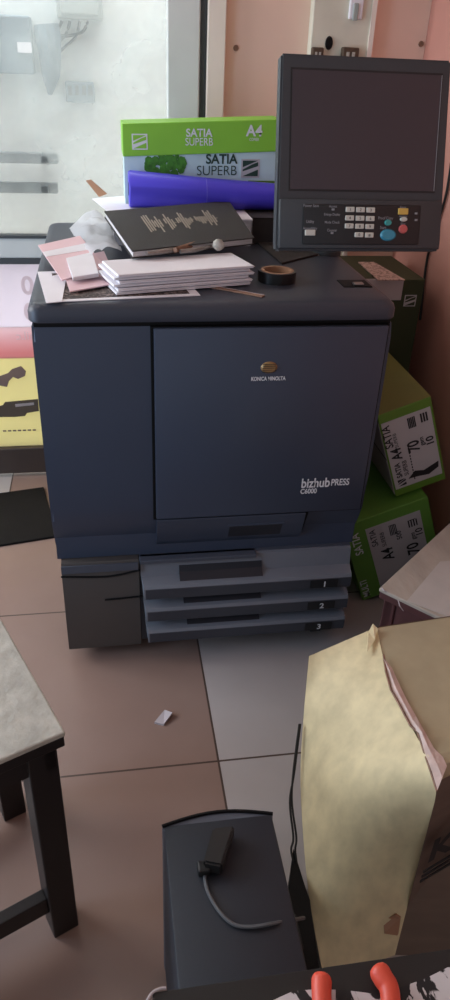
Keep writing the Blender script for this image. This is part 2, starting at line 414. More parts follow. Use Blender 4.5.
pshape('printed_picture', ((-8, 375), (0, 376), (8, 373), (12, 369), (21, 366), (26, 371), (25, 376), (18, 379), (13, 377), (9, 381), (7, 387), (-8, 384)), M['poster_grey'])
pshape('printed_picture', ((-8, 408), (3, 405), (5, 402), (38, 399), (39, 411), (27, 413), (25, 416), (15, 417), (2, 417), (-8, 418)), M['poster_dark'])
pshape('printed_picture', ((15, 404), (34, 402.5), (34, 405), (15.5, 407)), M['poster_pale'], WY - .0016)
bm = new()
a = onY(3, 431, WY - .0012)
for k in range(7): box(bm, a.x + .018 * k, a.x + .018 * k + .012, WY - .0014, WY - .001, a.z - .003, a.z + .003)
part('printed_line', bm, M['poster_grey'], pst)

# door mat
A, B, Cc, D = onZ(0, 495, 0), onZ(50, 488, 0), onZ(50, 537, 0), onZ(0, 547, 0)
ex = (B - A).normalized(); ey = (A - D); ey = (ey - ex * ey.dot(ex)); h = ey.length; ey.normalize()
mt = frame(D - ex * .45, ex, ey)
bm = new(); box(bm, 0, .64, 0, .34, 0, .009, mt, bev=.003)
single('doormat', bm, M['mat_black'], 'black mat lying askew on the tiles before the glass door', 'doormat')
bm = new(); c = onZ(163, 719, 0)
prism(bm, [c + V(p) for p in ((-.022, -.012, 0), (.0, -.022, 0), (.024, .006, 0), (.006, .024, 0))], (0, 0, .006))
for v in bm.verts: v.co.z += .008 * (v.co.x - c.x > .01)
single('tile_chip', bm, M['greyside'], 'small pale broken chip lying alone on the open floor', 'chip')

# ================================================================ PRINTER
W = .76
pr = thing('digital_printer', 'large dark slate-blue floor-standing digital press with papers piled on its top', 'printer', (.38, .4, 0))
bm = new(); box(bm, -.003, W + .003, .03, .82, .327, .936); part('cabinet', bm, M['body'], pr)
prof = [(0, .930), (-.003, .90), (-.004, .80), (-.004, .55), (-.003, .49), (.004, .455), (.020, .41), (.040, .37), (.060, .338), (.068, .329), (.11, .329), (.11, .930)]
bm = new(); prism(bm, [(-.005, y, z) for y, z in prof], (W + .010, 0, 0)); 
bmesh.ops.bevel(bm, geom=[e for e in bm.edges if abs(e.verts[0].co.x - e.verts[1].co.x) < 1e-6 and min(e.verts[0].co.y, e.verts[1].co.y) < .02 and abs(e.verts[0].co.y - e.verts[1].co.y) < .02], offset=.006, segments=2, affect='EDGES')
part('front_cover', bm, M['body'], pr, True)
bm = new(); box(bm, .236, .757, -.006, .006, .453, .931); part('door_gap', bm, M['black'], pr)
fd = None
bm = new(); box(bm, .2425, .7525, -.016, -.004, .459, .929, bev=.003)
fd = part('front_door', bm, M['body'], pr, True)
mf = frame((0, -.0165, 0), (1, 0, 0), (0, 0, 1))
bm = new(); c = V((.492, -.016, .840)); disc(bm, c, (.0185, 0, 0), (0, 0, .0135), (0, -.004, 0), 32, .75); part('emblem', bm, M['copper'], fd, True)
bm = new()
for k in range(5): box(bm, .477, .507, -.0206, -.0196, .840 + (k - 2) * .0045 - .0006, .840 + (k - 2) * .0045 + .0006)
part('emblem_line', bm, M['ink_black'], fd)
write('lettering', [('KONICA MINOLTA', .492, .8105, .0125, .0004, 'CENTER', .72)], M['ink_white'], fd, mf)
write('lettering', [('bizhub', .592, .531, .036, .0008, 'LEFT', .76), ('PRESS', .6665, .5335, .0255, .0005, 'LEFT', .72), ('C6000', .592, .514, .019, .0005, 'LEFT', .80)], M['ink_white'], fd, mf)
# lower flap with hand pocket
bm = new(); prism(bm, [(.244, y, z) for y, z in ((-.010, .452), (-.002, .425), (.020, .37), (.046, .331), (.07, .331), (.07, .452))], (.372, 0, 0))
bmesh.ops.bevel(bm, geom=[e for e in bm.edges if e.calc_length() > .2], offset=.002, segments=1, affect='EDGES')
for v in bm.verts:
    if v.co.x > .5: v.co.x += (v.co.z - .452) * -.03 - .002
flp = part('toner_flap', bm, M['body'], pr, True)
bm = new(); prism(bm, [(.613, y, z) for y, z in ((-.006, .452), (.016, .40), (.05, .335), (.07, .335), (.07, .452))], (.009, 0, 0)); part('door_gap', bm, M['black'], pr)
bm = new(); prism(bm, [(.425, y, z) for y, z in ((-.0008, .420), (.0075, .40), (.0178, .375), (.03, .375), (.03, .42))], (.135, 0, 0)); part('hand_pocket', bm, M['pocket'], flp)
bm = new(); box(bm, .42, .565, -.0025, .004, .418, .424, bev=.001); part('pocket_rim', bm, M['body'], flp)
# top lid with rounded plan corners
def lid_loop(r, off, z):
    x0, x1, y0, y1 = -.010 + off, W + .009 - off, -.010 + off, .832 - off; L = []
    for cx, cy, a0 in ((x1 - r, y1 - .03, 0), (x0 + r, y1 - .03, 90), (x0 + r, y0 + r, 180), (x1 - r, y0 + r, 270)):
        rr = r if cy < .5 else .03
        cxx = cx if rr == r else (x1 - rr if cx > .4 else x0 + rr)
        for k in range(9):
            a = math.radians(a0 + k * 90 / 8); L.append(V((cxx + rr * math.cos(a), cy + rr * math.sin(a), z)))
    return L
bm = new(); rings = []
for off, z in ((.002, .941), (0, .944), (0, .962), (.003, .971), (.010, .977), (.020, .979), (.05, .9795)):
    rings.append([bm.verts.new(p) for p in lid_loop(.024, off, z)])
n = len(rings[0])
for a, b in zip(rings, rings[1:]):
    for k in range(n): bm.faces.new((a[k], a[(k + 1) % n], b[(k + 1) % n], b[k]))
bm.faces.new(rings[-1]); bm.faces.new(rings[0][::-1]); part('top_cover', bm, M['lid'], pr, True)
bm = new(); box(bm, .0, W, .002, .80, .930, .942); part('seam', bm, M['black'], pr)
c = onZ(356, 284, .979); bm = new(); box(bm, c.x - .038, c.x + .03, c.y - .03, c.y + .03, .977, .981, bev=.001); part('release_latch', bm, M['black'], pr)
bm = new(); box(bm, c.x - .012, c.x + .012, c.y - .022, c.y - .006, .981, .986, bev=.002); part('latch_tab', bm, M['steel'], pr)
# base
bm = new(); box(bm, .004, W - .008, .05, .80, .045, .327); part('base_frame', bm, M['base'], pr)
bm = new(); prism(bm, [(.006, y, z) for y, z in ((.012, .325), (.004, .31), (.002, .1), (.008, .043), (.06, .043), (.06, .325))], (.192, 0, 0)); bp = part('base_panel', bm, M['base'], pr, True)
bm = new(); box(bm, .006, .196, .0006, .004, .30, .322); part('panel_strip', bm, M['tray_dark'], bp)
for pp in (((61, 577), (100, 577), (118, 575), (140, 570)), ((105, 600), (125, 598), (143, 596))):
    bm = new(); tube(bm, smooth_path([onY(u, v, .001) for u, v in pp]), .0025, 6); part('groove', bm, M['black'], bp)
for k, z0 in enumerate((.226, .153, .080)):
    tr = None; zt = (.326, .222, .149)[k]; x0 = .202 + .004 * k; x1 = .755
    bm = new(); prism(bm, [(x0, y, z) for y, z in ((.03, zt), (.012, zt - .004), (.004, z0 + .050), (-.03, z0 + .043), (-.034, z0 + .036), (-.032, z0 + .002), (-.02, z0), (.05, z0), (.05, zt))], (x1 - x0, 0, 0))
    for v in bm.verts:
        if v.co.y < -.01: v.co.x = max(x0 + .006, min(x1 - .004, v.co.x))
    tr = part('paper_tray', bm, M['tray'], pr)
    bm = new(); prism(bm, [(x0 + .01, y, z) for y, z in ((-.0325, z0 + .036), (-.035, z0 + .034), (-.033, z0 + .003), (-.031, z0 + .003))], (x1 - x0 - .014, 0, 0)); part('lip_face', bm, M['lip'], tr)
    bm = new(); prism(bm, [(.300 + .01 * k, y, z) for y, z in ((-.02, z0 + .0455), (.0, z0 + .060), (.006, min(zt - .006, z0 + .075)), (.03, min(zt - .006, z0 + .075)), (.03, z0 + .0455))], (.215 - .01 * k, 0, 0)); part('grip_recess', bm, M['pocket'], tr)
    bm = new(); box(bm, .640, .715, -.0362, -.033, z0 + .006, z0 + .032); part('number_plate', bm, M['ink_black'], tr)
    write('lettering', [(str(k + 1), .679, z0 + .0105, .024, .0006, 'CENTER')], M['ink_white'], tr, frame((0, -.0363, 0), (1, 0, 0), (0, 0, 1)))
bm = new(); box(bm, .2, .755, .02, .07, .05, .327); part('tray_bay', bm, M['tray_dark'], pr)
bm = new(); box(bm, .2, .50, .0, .03, .316, .327, bev=.002); part('tray_bay_edge', bm, M['tray_dark'], pr)
for x, y in ((.06, .08), (.70, .06), (.06, .72), (.70, .72)):
    cs = part('caster', fin(box(new(), x - .02, x + .02, y - .025, y + .025, .03, .05)), M['black'], pr)
    bm = new(); tube(bm, [(x - .014, y, .0205), (x + .014, y, .0205)], .0205, 16); part('wheel', bm, M['rubber'], cs, True)
bm = new(); tube(bm, [(.2, .1, .045), (.70, .1, .045)], .006, 6); part('base_bar', bm, M['black'], pr)

# console: touch panel on its arm (moves with the printer)
p0, p1 = V((.7045, .105, 1.060)), V((.716, .205, 1.425))
pm = frame(p0, (1, 0, 0), p1 - p0); pn = V((pm[0][2], pm[1][2], pm[2][2])); H = (p1 - p0).length
pinv = pm.inverted()
def pl(u, v, lift=0):
    q = pinv @ onP(u, v, p0 + pn * lift, pn); return q
bm = new()
prism(bm, [(-.186, 0, -.035), (.186, 0, -.035), (.188, .012, -.035), (.1825, H, -.035), (-.1825, H, -.035), (-.188, .012, -.035)], (0, 0, .035))
bmesh.ops.bevel(bm, geom=bm.edges[:], offset=.004, segments=2, affect='EDGES')
bmesh.ops.transform(bm, matrix=pm, verts=bm.verts[:]); con = part('console', bm, M['panel'], pr, True)
sTL, sTR, sBR, sBL = pl(295, 70), pl(441, 75), pl(433, 192), pl(288, 188)
xs0, xs1, ys0, ys1 = (sBL.x + sTL.x) / 2, (sTR.x + sBR.x) / 2, (sBL.y + sBR.y) / 2, (sTL.y + sTR.y) / 2
bm = new(); box(bm, xs0 - .004, xs1 + .004, ys0 - .004, ys1 + .004, -.002, .0006, pm); part('screen_rim', bm, M['keypad'], con)
bm = new(); box(bm, xs0, xs1, ys0, ys1, -.001, .0014, pm); scr = part('screen', bm, M['screen'], con)
bm = new(); box(bm, xs1 + .001, xs1 + .0022, ys0, ys1, .0, .002, pm); part('screen_edge', bm, M['ink_grey'], con)
# keypad shelf, slightly proud
kb = pl(288, 199); kp = new(); box(kp, -.183, .183, .004, kb.y, -.004, .008, pm, bev=.004); part('keypad_shelf', kp, M['panel'], con, True)
a, b = pl(303, 204, .008), pl(418, 245, .008)
kp = new(); box(kp, a.x, b.x, b.y, a.y, .006, .0105, pm, bev=.003); kpo = part('keypad', kp, M['keypad'], con, True)
LZ = .0105
digits = '123456789*0#'
for r, vv in enumerate((209.5, 218, 226, 234.5)):
    for cidx, uu in enumerate((350, 360.3, 370.5)):
        if r == 3 and cidx == 0: continue
        q = pl(uu - .5 * r, vv + .3 * cidx, LZ)
        bm = new(); box(bm, q.x - .0098, q.x + .0098, q.y - .0052, q.y + .0052, LZ - .001, LZ + .003, pm, bev=.0015); ko = part('key', bm, M['key'], kpo)
        write('lettering', [(digits[r * 3 + cidx], q.x, q.y - .0028, .008, .0001, 'CENTER')], M['ink_black'], ko, pm @ Matrix.Translation((0, 0, LZ + .003)), .0003)
def oval(uu, vv, rx, ry, m, name='button'):
    q = pl(uu, vv, LZ); bm = new(); disc(bm, pm @ V((q.x, q.y, LZ)), pm.to_3x3() @ V((rx, 0, 0)), pm.to_3x3() @ V((0, ry, 0)), pn * .004, 28, .8); return part(name, bm, m, kpo, True)
tag(oval(388, 235, .0185, .0125, M['key_blue'], 'start_button'), 'large blue oval button', None)
tag(oval(388, 222.7, .0085, .0065, M['key_teal']), 'small teal oval button', None)
tag(oval(403, 229, .0105, .0095, M['key_red'], 'stop_button'), 'red round button', None)
tag(oval(403.5, 219.3, .009, .005, M['key']), 'small white oval button', None)
q = pl(403, 211.5, LZ); bm = new(); box(bm, q.x - .0115, q.x + .0115, q.y - .0065, q.y + .0065, LZ - .001, LZ + .003, pm, bev=.0015); part('button', bm, M['key_yellow'], kpo)['label'] = 'yellow square button'
q = pl(310, 232.7, LZ); bm = new(); box(bm, q.x - .0115, q.x + .0115, q.y - .006, q.y + .006, LZ - .001, LZ + .003, pm, bev=.0015); part('button', bm, M['key'], kpo)
items = []
for s, uu, vv, sz in (('Power Save', 311, 205.5, .0085), ('Utility', 310, 221.5, .0085), ('Accessibility', 310, 228, .0075), ('Access', 333, 206, .0075), ('Enlarge Display', 332, 214, .0068), ('Mode Check', 332, 222, .0075), ('Counter', 332, 230, .0075), ('Proof Copy', 385.5, 218, .0085), ('Start', 383, 227.5, .0085), ('Reset', 403, 207, .0075), ('Stop', 403, 223.5, .007), ('Interrupt', 403, 215.6, .006)):
    q = pl(uu, vv, LZ); items.append((s, q.x, q.y - .003, sz, .0001, 'CENTER', .85))
write('lettering', items, M['ink_grey'], kpo, pm @ Matrix.Translation((0, 0, LZ)), .0006)
for uu, vv in ((416, 213.5), (416, 220), (333, 209.5), (332, 233)):
    bm = new(); q = pl(uu, vv, LZ); box(bm, q.x - .003, q.x + .003, q.y - .002, q.y + .002, LZ - .001, LZ + .001, pm)
    part('indicator', bm, M['ink_grey'], kpo)
bm = new(); tube(bm, smooth_path([(.73, .44, .97), (.73, .42, 1.06), (.72, .30, 1.15), (.712, .175, 1.19)]), .03, 14); arm = part('console_arm', bm, M['panel'], pr, True)
bm = new(); tube(bm, [(.73, .44, .977), (.73, .44, .99)], .04, 24); part('arm_foot', bm, M['panel'], arm, True)

# console cable along the right wall
pts = [onX(u, v, 1.163) for u, v in ((452, 158), (446, 195), (436, 228), (428, 255), (424, 282), (420, 320))]
bm = new(); tube(bm, smooth_path(pts), .004, 6); single('wall_cable', bm, M['rubber'], 'thin black cable hanging against the pink side wall right of the screen', 'cable', smooth=True)

# ================================================================ ON TOP OF THE PRINTER
TZ = .9797
CY = .70
t = thing('paper_carton', 'green and white copy paper carton on the printer top, behind the blue roll', 'carton', (.43, CY + .06, TZ))
cx0, cx1 = .211, .648
bm = new(); box(bm, cx0 + .003, cx1 - .003, CY + .003, .828, TZ, 1.215); cb = part('box_body', bm, mat('carton_sky', 'b9d3d8', .6, .12, 6), t)
bm = new(); box(bm, cx0, cx1, CY, .830, 1.172, 1.252, bev=.002); ld = part('lid', bm, M['green'], t)
for v in ld.data.vertices:
    if v.co.x > 0: v.co.z += .022 if v.co.z > .0 and v.co.z + t.location.z > 1.21 else .022
mc = frame((0, CY, 0), (1, 0, .02), (0, 0, 1))
def logo(mtx, x, y, s, mfg, mbg, parent):
    bm = new(); bmesh.ops.transform(box(bm, x, x + s, y, y + s * .92, 0, .0008), matrix=mtx, verts=bm.verts[:]); o = part('logo', bm, mbg, parent)
    bm = new(); h = s * .92
    for P in (((.08, .92), (.92, .92), (.08, .56)), ((.92, .08), (.08, .08), (.92, .44)), ((.08, .44), (.08, .34), (.92, .62), (.92, .84), (.6, .72))):
        poly(bm, [mtx @ V((x + a * s, y + b * h, .0012)) for a, b in P])
    part('logo_mark', bm, mfg, o)
q = onY(141, 147, CY); logo(mc, q.x, q.z - .012, .042, M['green'], M['ink_white'], ld)
q = onY(208, 137, CY); q2 = onY(263, 136, CY)
write('lettering', [('SATIA', q.x, q.z - .008, .027, .0006, 'CENTER'), ('SUPERB', q.x, q.z - .030, .027, 0, 'CENTER', .85), ('A4', q2.x, q2.z - .012, .038, .001, 'CENTER'), ('COPIER', q2.x, q2.z - .024, .010, .0001, 'CENTER', .8)], M['ink_white'], ld, mc)
mc2 = frame((0, CY + .0025, 0), (1, 0, .02), (0, 0, 1))
q = onY(232, 163, CY)
write('lettering', [('SATIA', q.x + .038, q.z - .012, .034, .0008, 'RIGHT', .98), ('SUPERB', q.x + .038, q.z - .042, .036, -.0002, 'RIGHT', .95)], M['ink_green'], cb, mc2)
q = onY(250, 176, CY); logo(mc2, q.x - .003, q.z - .016, .052, M['ink_green'], M['label'], cb)
bm = new(); random.seed(3)
for k in range(46):
    a = random.uniform(0, 6.28); rr = random.random() ** .5
    uu = 165 + 20 * rr * math.cos(a); vv = 166 + 12 * rr * math.sin(a) ; q = onY(uu, vv, CY + .002); rad = random.uniform(.006, .013)
    disc(bm, V((q.x, CY + .0026 - .00002 * k, q.z)), (rad, 0, 0), (0, 0, rad), (0, -.0006, 0), 7, .95)
part('printed_tree', bm, M['leaf'], cb)
bm = new(); box(bm, .56, cx1 - .004, CY + .0015, CY + .003, .985, onY(270, 181, CY).z); part('printed_grass', bm, M['green_dk'], cb)

# stacked papers supporting roll and book
stk = thing('paper_stack', 'low stack of white paper between the dark book and the blue roll', 'paper stack', (.36, .52, TZ))
bm = new(); box(bm, .175, .54, .515, .69, TZ, 1.0445); part('sheets', bm, M['paper_edge'], stk)
bm = new(); box(bm, .172, .542, .512, .692, 1.0445, 1.0485); part('top_sheet', bm, M['white_paper'], stk)
# blue roll
RY, RZ, RR = .652, 1.049 + .0465, .0465
rl = thing('vinyl_roll', 'shiny blue rolled vinyl sheet lying in front of the paper carton', 'roll', (.41, RY, 1.049))
xr0 = onY(128.5, 188, RY).x; xr1 = .665
bm = new(); tube(bm, [(xr0, RY, RZ + .003), (xr0 + .004, RY, RZ + .003), ((xr0 + xr1) / 2, RY, RZ - .0065), (xr1, RY, RZ - .013)], RR, 36, rs=[RR - .003, RR, RR - .0065, RR - .013]); part('roll_body', bm, M['blue_vinyl'], rl, True)
bm = new(); tube(bm, [(xr0 - .0006, RY, RZ + .003), (xr0 + .002, RY, RZ + .003)], .017, 20); part('roll_core', bm, M['black'], rl)
xm = onY(205, 190, RY).x; bm = new(); fx = (xm - xr0) / (xr1 - xr0); tube(bm, [(xm, RY, RZ - .013 * fx), (xm + .0016, RY, RZ - .013 * fx)], RR - .013 * fx + .0008, 36); part('crease', bm, mat('pale_blue_line', '6f6ad6', .5), rl)
t = thing('binder', 'black binder lying beneath the right end of the blue roll', 'binder', (.63, .6, TZ))
bm = new(); box(bm, .548, .735, .54, .688, TZ, TZ + .004, bev=.001); box(bm, .548, .735, .54, .688, 1.0435, 1.0475, bev=.001); box(bm, .548, .735, .54, .544, TZ, 1.0475); part('cover', bm, M['book'], t)
bm = new(); box(bm, .55, .73, .546, .684, TZ + .004, 1.0435); part('pages', bm, M['paper_edge'], t)
# book
b0, b1 = onZ(132, 251, 1.046), onZ(254.5, 237.5, 1.052)
b2, b3 = onZ(104, 211, 1.068), onZ(229, 200.5, 1.092)
nrm = (b1 - b0).cross(b2 - b0); b3 = onP(229, 200.5, b0, nrm)
bk = thing('diary', 'dark brown hardcover diary with embossed lettering lying on papers', 'diary', (b0 + b1 + b2 + b3) / 4 - V((0, 0, .02)))
bw, bd = (b1 - b0).length, (b2 - b0).length
class Bil:                                    # maps the unit block onto the four slightly skewed corners
    def __matmul__(self, p):
        s_, t_ = p.x / bw, p.y / bd
        return (b0 * (1 - s_) + b1 * s_) * (1 - t_) + (b2 * (1 - s_) + b3 * s_) * t_ + V((0, 0, p.z))
bmx = Bil()
bm = new(); box(bm, 0, bw, 0, bd, -.0025, 0, bmx, bev=.001); cov = part('cover', bm, M['book'], bk)
bm = new(); box(bm, 0.003, bw - .005, .004, bd - .004, -.0145, -.0025, bmx); part('pages', bm, M['paper_edge'], bk)
bm = new(); box(bm, 0, bw, 0, bd, -.017, -.0145, bmx, bev=.001); part('back_cover', bm, M['book'], bk)
# embossed, illegible ornamental lettering: tall thin strokes
bm = new(); random.seed(11)
for k in range(30):
    fx = .23 + .55 * k / 29
    if k in (7, 12, 20): continue
    hh = random.choice((.06, .09, .14, .2)); yc = .56 + .03 * math.sin(k)
    box(bm, bw * fx, bw * fx + .0034, bd * (yc - hh), bd * (yc + hh), 0, .0006, bmx)
    if k % 2: box(bm, bw * fx, bw * fx + .009, bd * yc, bd * yc + .003, 0, .0006, bmx)
part('embossing', bm, M['emboss'], cov)
# dark folder reaching under the console
bm = new(); prism(bm, [V((p.x, p.y, TZ)) for p in (onZ(282, 262.5, .985), onZ(328, 251, .985), onZ(293, 228, .985), onZ(250, 236, .985))], (0, 0, .005))
single('folder', bm, M['book'], 'flat black folder lying beneath the console, right of the book', 'folder')
bm = new(); prism(bm, [V((p.x, p.y, TZ - .0)) for p in (onZ(306, 252, .98), onZ(341, 247, .98), onZ(341, 252.5, .98), onZ(318, 255.5, .98))], (0, 0, .0012))
for v in bm.verts: v.co.z -= 0
single('paper_slip', bm, M['white_paper'], 'small white paper slip peeking out beneath the black folder under the console', 'paper slip')
# patterned print with white border
pA, pB = V((.029, .002, 0)), V((.345, .045, 0)); ex = (pB - pA).normalized(); ey = V((-ex.y, ex.x, 0))
pmx = frame((pA.x, pA.y, TZ), ex, ey)
ph = thing('printed_photo', 'brown patterned photo print with white border under the white booklets', 'photo print', (.19, .08, TZ))
bm = new(); box(bm, 0, .32, 0, .24, 0, .0015, pmx); part('border', bm, M['white_paper'], ph)
bm = new(); box(bm, .03, .30, .014, .22, .0015, .0019, pmx); part('image', bm, M['pattern'], ph)
# pink cards
ck = thing('pink_card', 'pale pink card with a white stripe, sticking out over the left edge', 'card', onZ(70, 255, TZ))
A, B, Cq, D = onZ(38, 246, 1.012), onZ(80, 236.5, 1.012), onZ(106, 268, .992), onZ(62, 281, .992)
bm = new(); prism(bm, [A, B, Cq, D], (0, 0, .002)); part('card', bm, M['pink_paper'], ck)
def lerp(p, q, f): return p + (q - p) * f
bm = new(); prism(bm, [lerp(A, D, .22) + V((0, 0, .002)), lerp(B, Cq, .26) + V((0, 0, .002)), lerp(B, Cq, .46) + V((0, 0, .002)), lerp(A, D, .36) + V((0, 0, .002))], (0, 0, .0006)); part('stripe', bm, M['white_paper'], ck)
A, B, Cq, D = onZ(60, 262, .992), onZ(104, 252, .992), onZ(118, 284, .986), onZ(70, 292.5, .986)
bm = new(); prism(bm, [A, B, Cq, D], (0, 0, .0025)); single('pink_card', bm, M['pink_paper'], 'plain pale pink card under the small white notepad, over the photo print', 'card')
A, B, Cq, D = onZ(66, 258, 1.004), onZ(92, 252, 1.004), onZ(98.5, 273, 1.004), onZ(73, 277, 1.004)
npd = thing('notepad', 'small thick white notepad resting on the pink cards', 'notepad', (A + B + Cq + D) / 4 - V((0, 0, .012)))
bm = new(); prism(bm, [p - V((0, 0, .0085)) for p in (A, B, Cq, D)], (0, 0, .007)); part('pages', bm, M['paper_edge'], npd)
bm = new(); prism(bm, [p - V((0, 0, .0015)) for p in (A, B, Cq, D)], (0, 0, .0015)); part('top_sheet', bm, M['white_paper'], npd)
A, B, Cq, D = onZ(53, 276, .982), onZ(67, 274, .982), onZ(62, 302, .982), onZ(46, 303.5, .982)
bm = new(); prism(bm, [p for p in (A, B, Cq, D)], (0, 0, .0012)); single('paper_slip', bm, M['white_paper'], 'white paper slip showing at the left end of the photo print', 'paper slip')
# white booklets
names = ('topmost', 'second from top', 'third from top', 'fourth from top', 'second from bottom', 'lowest')
z = .9825; hh = .0074; offs = ((.004, -.004), (-.003, .002), (.007, -.001), (-.004, .004), (.003, -.002), (0, 0))
for k in range(6):
    lv = 5 - k
    a, b = V((.170, .042, z)), V((.472, .122, z)); ex = (b - a).normalized(); ey = V((-ex.y, ex.x, 0))
    m4 = frame(a + ex * offs[lv][0] + ey * offs[lv][1], ex, ey)
    bk2 = thing('booklet', 'white folded booklet in the pile before the dark diary, ' + names[lv] + ' of six', 'booklet', (a + b) / 2 + ey * .06, 'white booklets piled on the printer')
    bm = new(); box(bm, 0, .308, 0, .125, 0, hh - .0016, m4, bev=.0015); part('pages', bm, M['white_paper'], bk2)
    bm = new(); box(bm, .004, .309, -.0006, .126, hh * .45, hh * .62, m4); part('fold', bm, M['paper_edge'], bk2)
    z += hh
# plastic sleeve, crumpled
bm = new(); nx, ny = 16, 18
P00, P10, P11, P01 = V((.055, .66, .990)), V((.150, .64, 1.03)), V((.190, .28, 1.012)), V((.115, .30, 1.000))
g = [[None] * (ny + 1) for _ in range(nx + 1)]
for i in range(nx + 1):
    for j in range(ny + 1):
        s, t_ = i / nx, j / ny
        p = (P00 * (1 - s) + P10 * s) * (1 - t_) + (P01 * (1 - s) + P11 * s) * t_
        w = noise.noise(p * 14) * .02 + noise.noise(p * 34) * .011
        p.z = max(TZ + .001, p.z + abs(w) + .012 * math.sin(s * math.pi)); g[i][j] = bm.verts.new(p)
for i in range(nx):
    for j in range(ny): bm.faces.new((g[i][j], g[i + 1][j], g[i + 1][j + 1], g[i][j + 1]))
single('plastic_sleeve', bm, M['plastic_bag'], 'crumpled clear plastic sleeve left of the dark diary', 'plastic sleeve', smooth=True)
# loose sheets left of the book
for k, (pp, z, lab) in enumerate(((((92, 199), (128, 196), (160, 206), (120, 222)), 1.0505, 'white sheet sticking out behind the left corner of the diary'), (((104, 208), (150, 198), (172, 207), (128, 224)), 1.049, 'white printed sheet right under the far edge of the diary'))):
    bm = new(); prism(bm, [onZ(u, v, z) for u, v in pp], (0, 0, .0015)); single('loose_sheet', bm, M['white_paper'], lab, 'sheet')
a, b, c2, d2 = onY(86, 181, .60), onY(91, 180, .60), onY(107, 194, .56), onY(99, 197, .56)
bm = new(); prism(bm, [a, b, c2, d2], (.0, .003, .001)); single('cardboard_strip', bm, M['kraft'], 'narrow brown cardboard strip poking up at the left of the blue roll', 'cardboard strip')
# tool on the book / booklets
tl = thing('hand_tool', 'worn grey and rust-brown metal tool with round end, between diary and booklets', 'tool', onZ(185, 250, 1.03))
p = [onZ(u, v, 1.040) for u, v in ((147, 253.5), (160, 252), (178, 249))]
bm = new(); tube(bm, p, .006, 8, rs=[.0045, .006, .006]); part('handle', bm, M['metal'], tl, True)
p = [onZ(u, v, 1.043) for u, v in ((175, 250), (190, 246), (203, 242), (213, 239.5))]
bm = new(); tube(bm, p, .007, 8, rs=[.006, .008, .007, .004]); part('jaw', bm, M['rust'], tl, True)
p = [onZ(u, v, 1.040) for u, v in ((180, 251.5), (196, 250), (208, 247), (216, 244))]
bm = new(); tube(bm, p, .004, 8, rs=[.005, .005, .004, .003]); part('jaw', bm, M['metal'], tl, True)
c = onZ(218.5, 245, 1.046); bm = new(); bmesh.ops.create_uvsphere(bm, u_segments=16, v_segments=10, radius=.0135)
for v in bm.verts: v.co = c + V((v.co.x, v.co.y * .8, v.co.z * .95)) + v.co * noise.noise(v.co * 200) * .15
part('round_end', bm, M['bone'], tl, True)
# tape roll
c = onZ(273, 281, TZ); c = V((.537, .165, TZ)); ro, ri, ht = .044, .031, .024
tp = thing('tape_roll', 'black adhesive tape roll with brown core beside the booklets', 'tape roll', c)
def ring(bm, c, ro, ri, z0, z1, n=40):
    L = [[bm.verts.new(V((c.x + r * math.cos(i * 2 * math.pi / n), c.y + r * math.sin(i * 2 * math.pi / n), z)))for i in range(n)] for r, z in ((ro, z0), (ro, z1), (ri, z1), (ri, z0))]
    for k in range(4):
        a, b = L[k], L[(k + 1) % 4]
        for i in range(n): bm.faces.new((a[i], a[(i + 1) % n], b[(i + 1) % n], b[i]))
    return bm
part('tape', ring(new(), c, ro, ri + .007, TZ, TZ + ht), M['tape_dark'], tp, True)
part('core', ring(new(), c, ri + .007, ri, TZ, TZ + ht + .0005), M['kraft'], tp, True)
bm = new(); a, b = onZ(206, 287, TZ), onZ(263, 297.5, TZ); ex = (b - a).normalized(); ey = V((-ex.y, ex.x, 0))
stp = thing('ruler', 'short brown wooden strip lying flat beside the tape roll', 'ruler', (a + b) / 2)
box(bm, 0, (b - a).length, -.004, .010, 0, .003, frame(a, ex, ey), bev=.0008); part('strip', bm, M['rust'], stp)
bm = new(); box(bm, .0, (b - a).length * .98, .008, .0105, .0026, .0033, frame(a, ex, ey)); part('edge', bm, M['greyside'], stp)

# ================================================================ CARTONS ON THE RIGHT
def tilted_box(name, lab, BL, BR, TL, depth, mbody):
    BL, BR, TL = V(BL), V(BR), V(TL); ex = (BR - BL); w = ex.length; ex.normalize()
    ez = V((-ex.z, 0, ex.x)); h = (TL - BL).dot(ez)
    t = thing(name, lab, 'carton', BL, 'copy paper cartons leaning on the right wall')
    m = Matrix(((ex.x, 0, ez.x, BL.x), (0, 1, 0, BL.y), (ex.z, 0, ez.z, BL.z), (0, 0, 0, 1)))
    bm = new(); box(bm, 0, w, 0, depth, 0, h, m, bev=.003); b = part('box_body', bm, mbody, t)
    tm = m @ Matrix(((0, -1, 0, 0), (0, 0, -1, 0), (1, 0, 0, 0), (0, 0, 0, 1)))   # text plane: x up the face, y towards the left, facing out
    return t, b, m, tm, w, h
BL, BR, TL = onY(363, 602, .17), onY(443, 573, .17), onY(348.5, 525, .17)
t, b, m, tm, w, h = tilted_box('paper_carton', 'green copy paper carton standing tilted on the floor right of the printer', (BL.x, .17, .001), (BR.x, .17, BR.z + .001), TL, .36, M['green_mid'])
lx0, lx1, lz0, lz1 = w * .24, w * .88, h * .05, h * .88
bm = new(); box(bm, lx0, lx1, -.0012, .002, lz0, lz1, m); lb = part('label_sheet', bm, M['label'], t)
write('lettering', [('SATIA', h * .60, -w * .155, .034, .0005, 'LEFT', .9), ('MULTI', h * .04, -w * .10, .030, .0004, 'LEFT', .8)], M['ink_white'], t, tm)
lt = tm @ Matrix.Translation((0, 0, .0012))
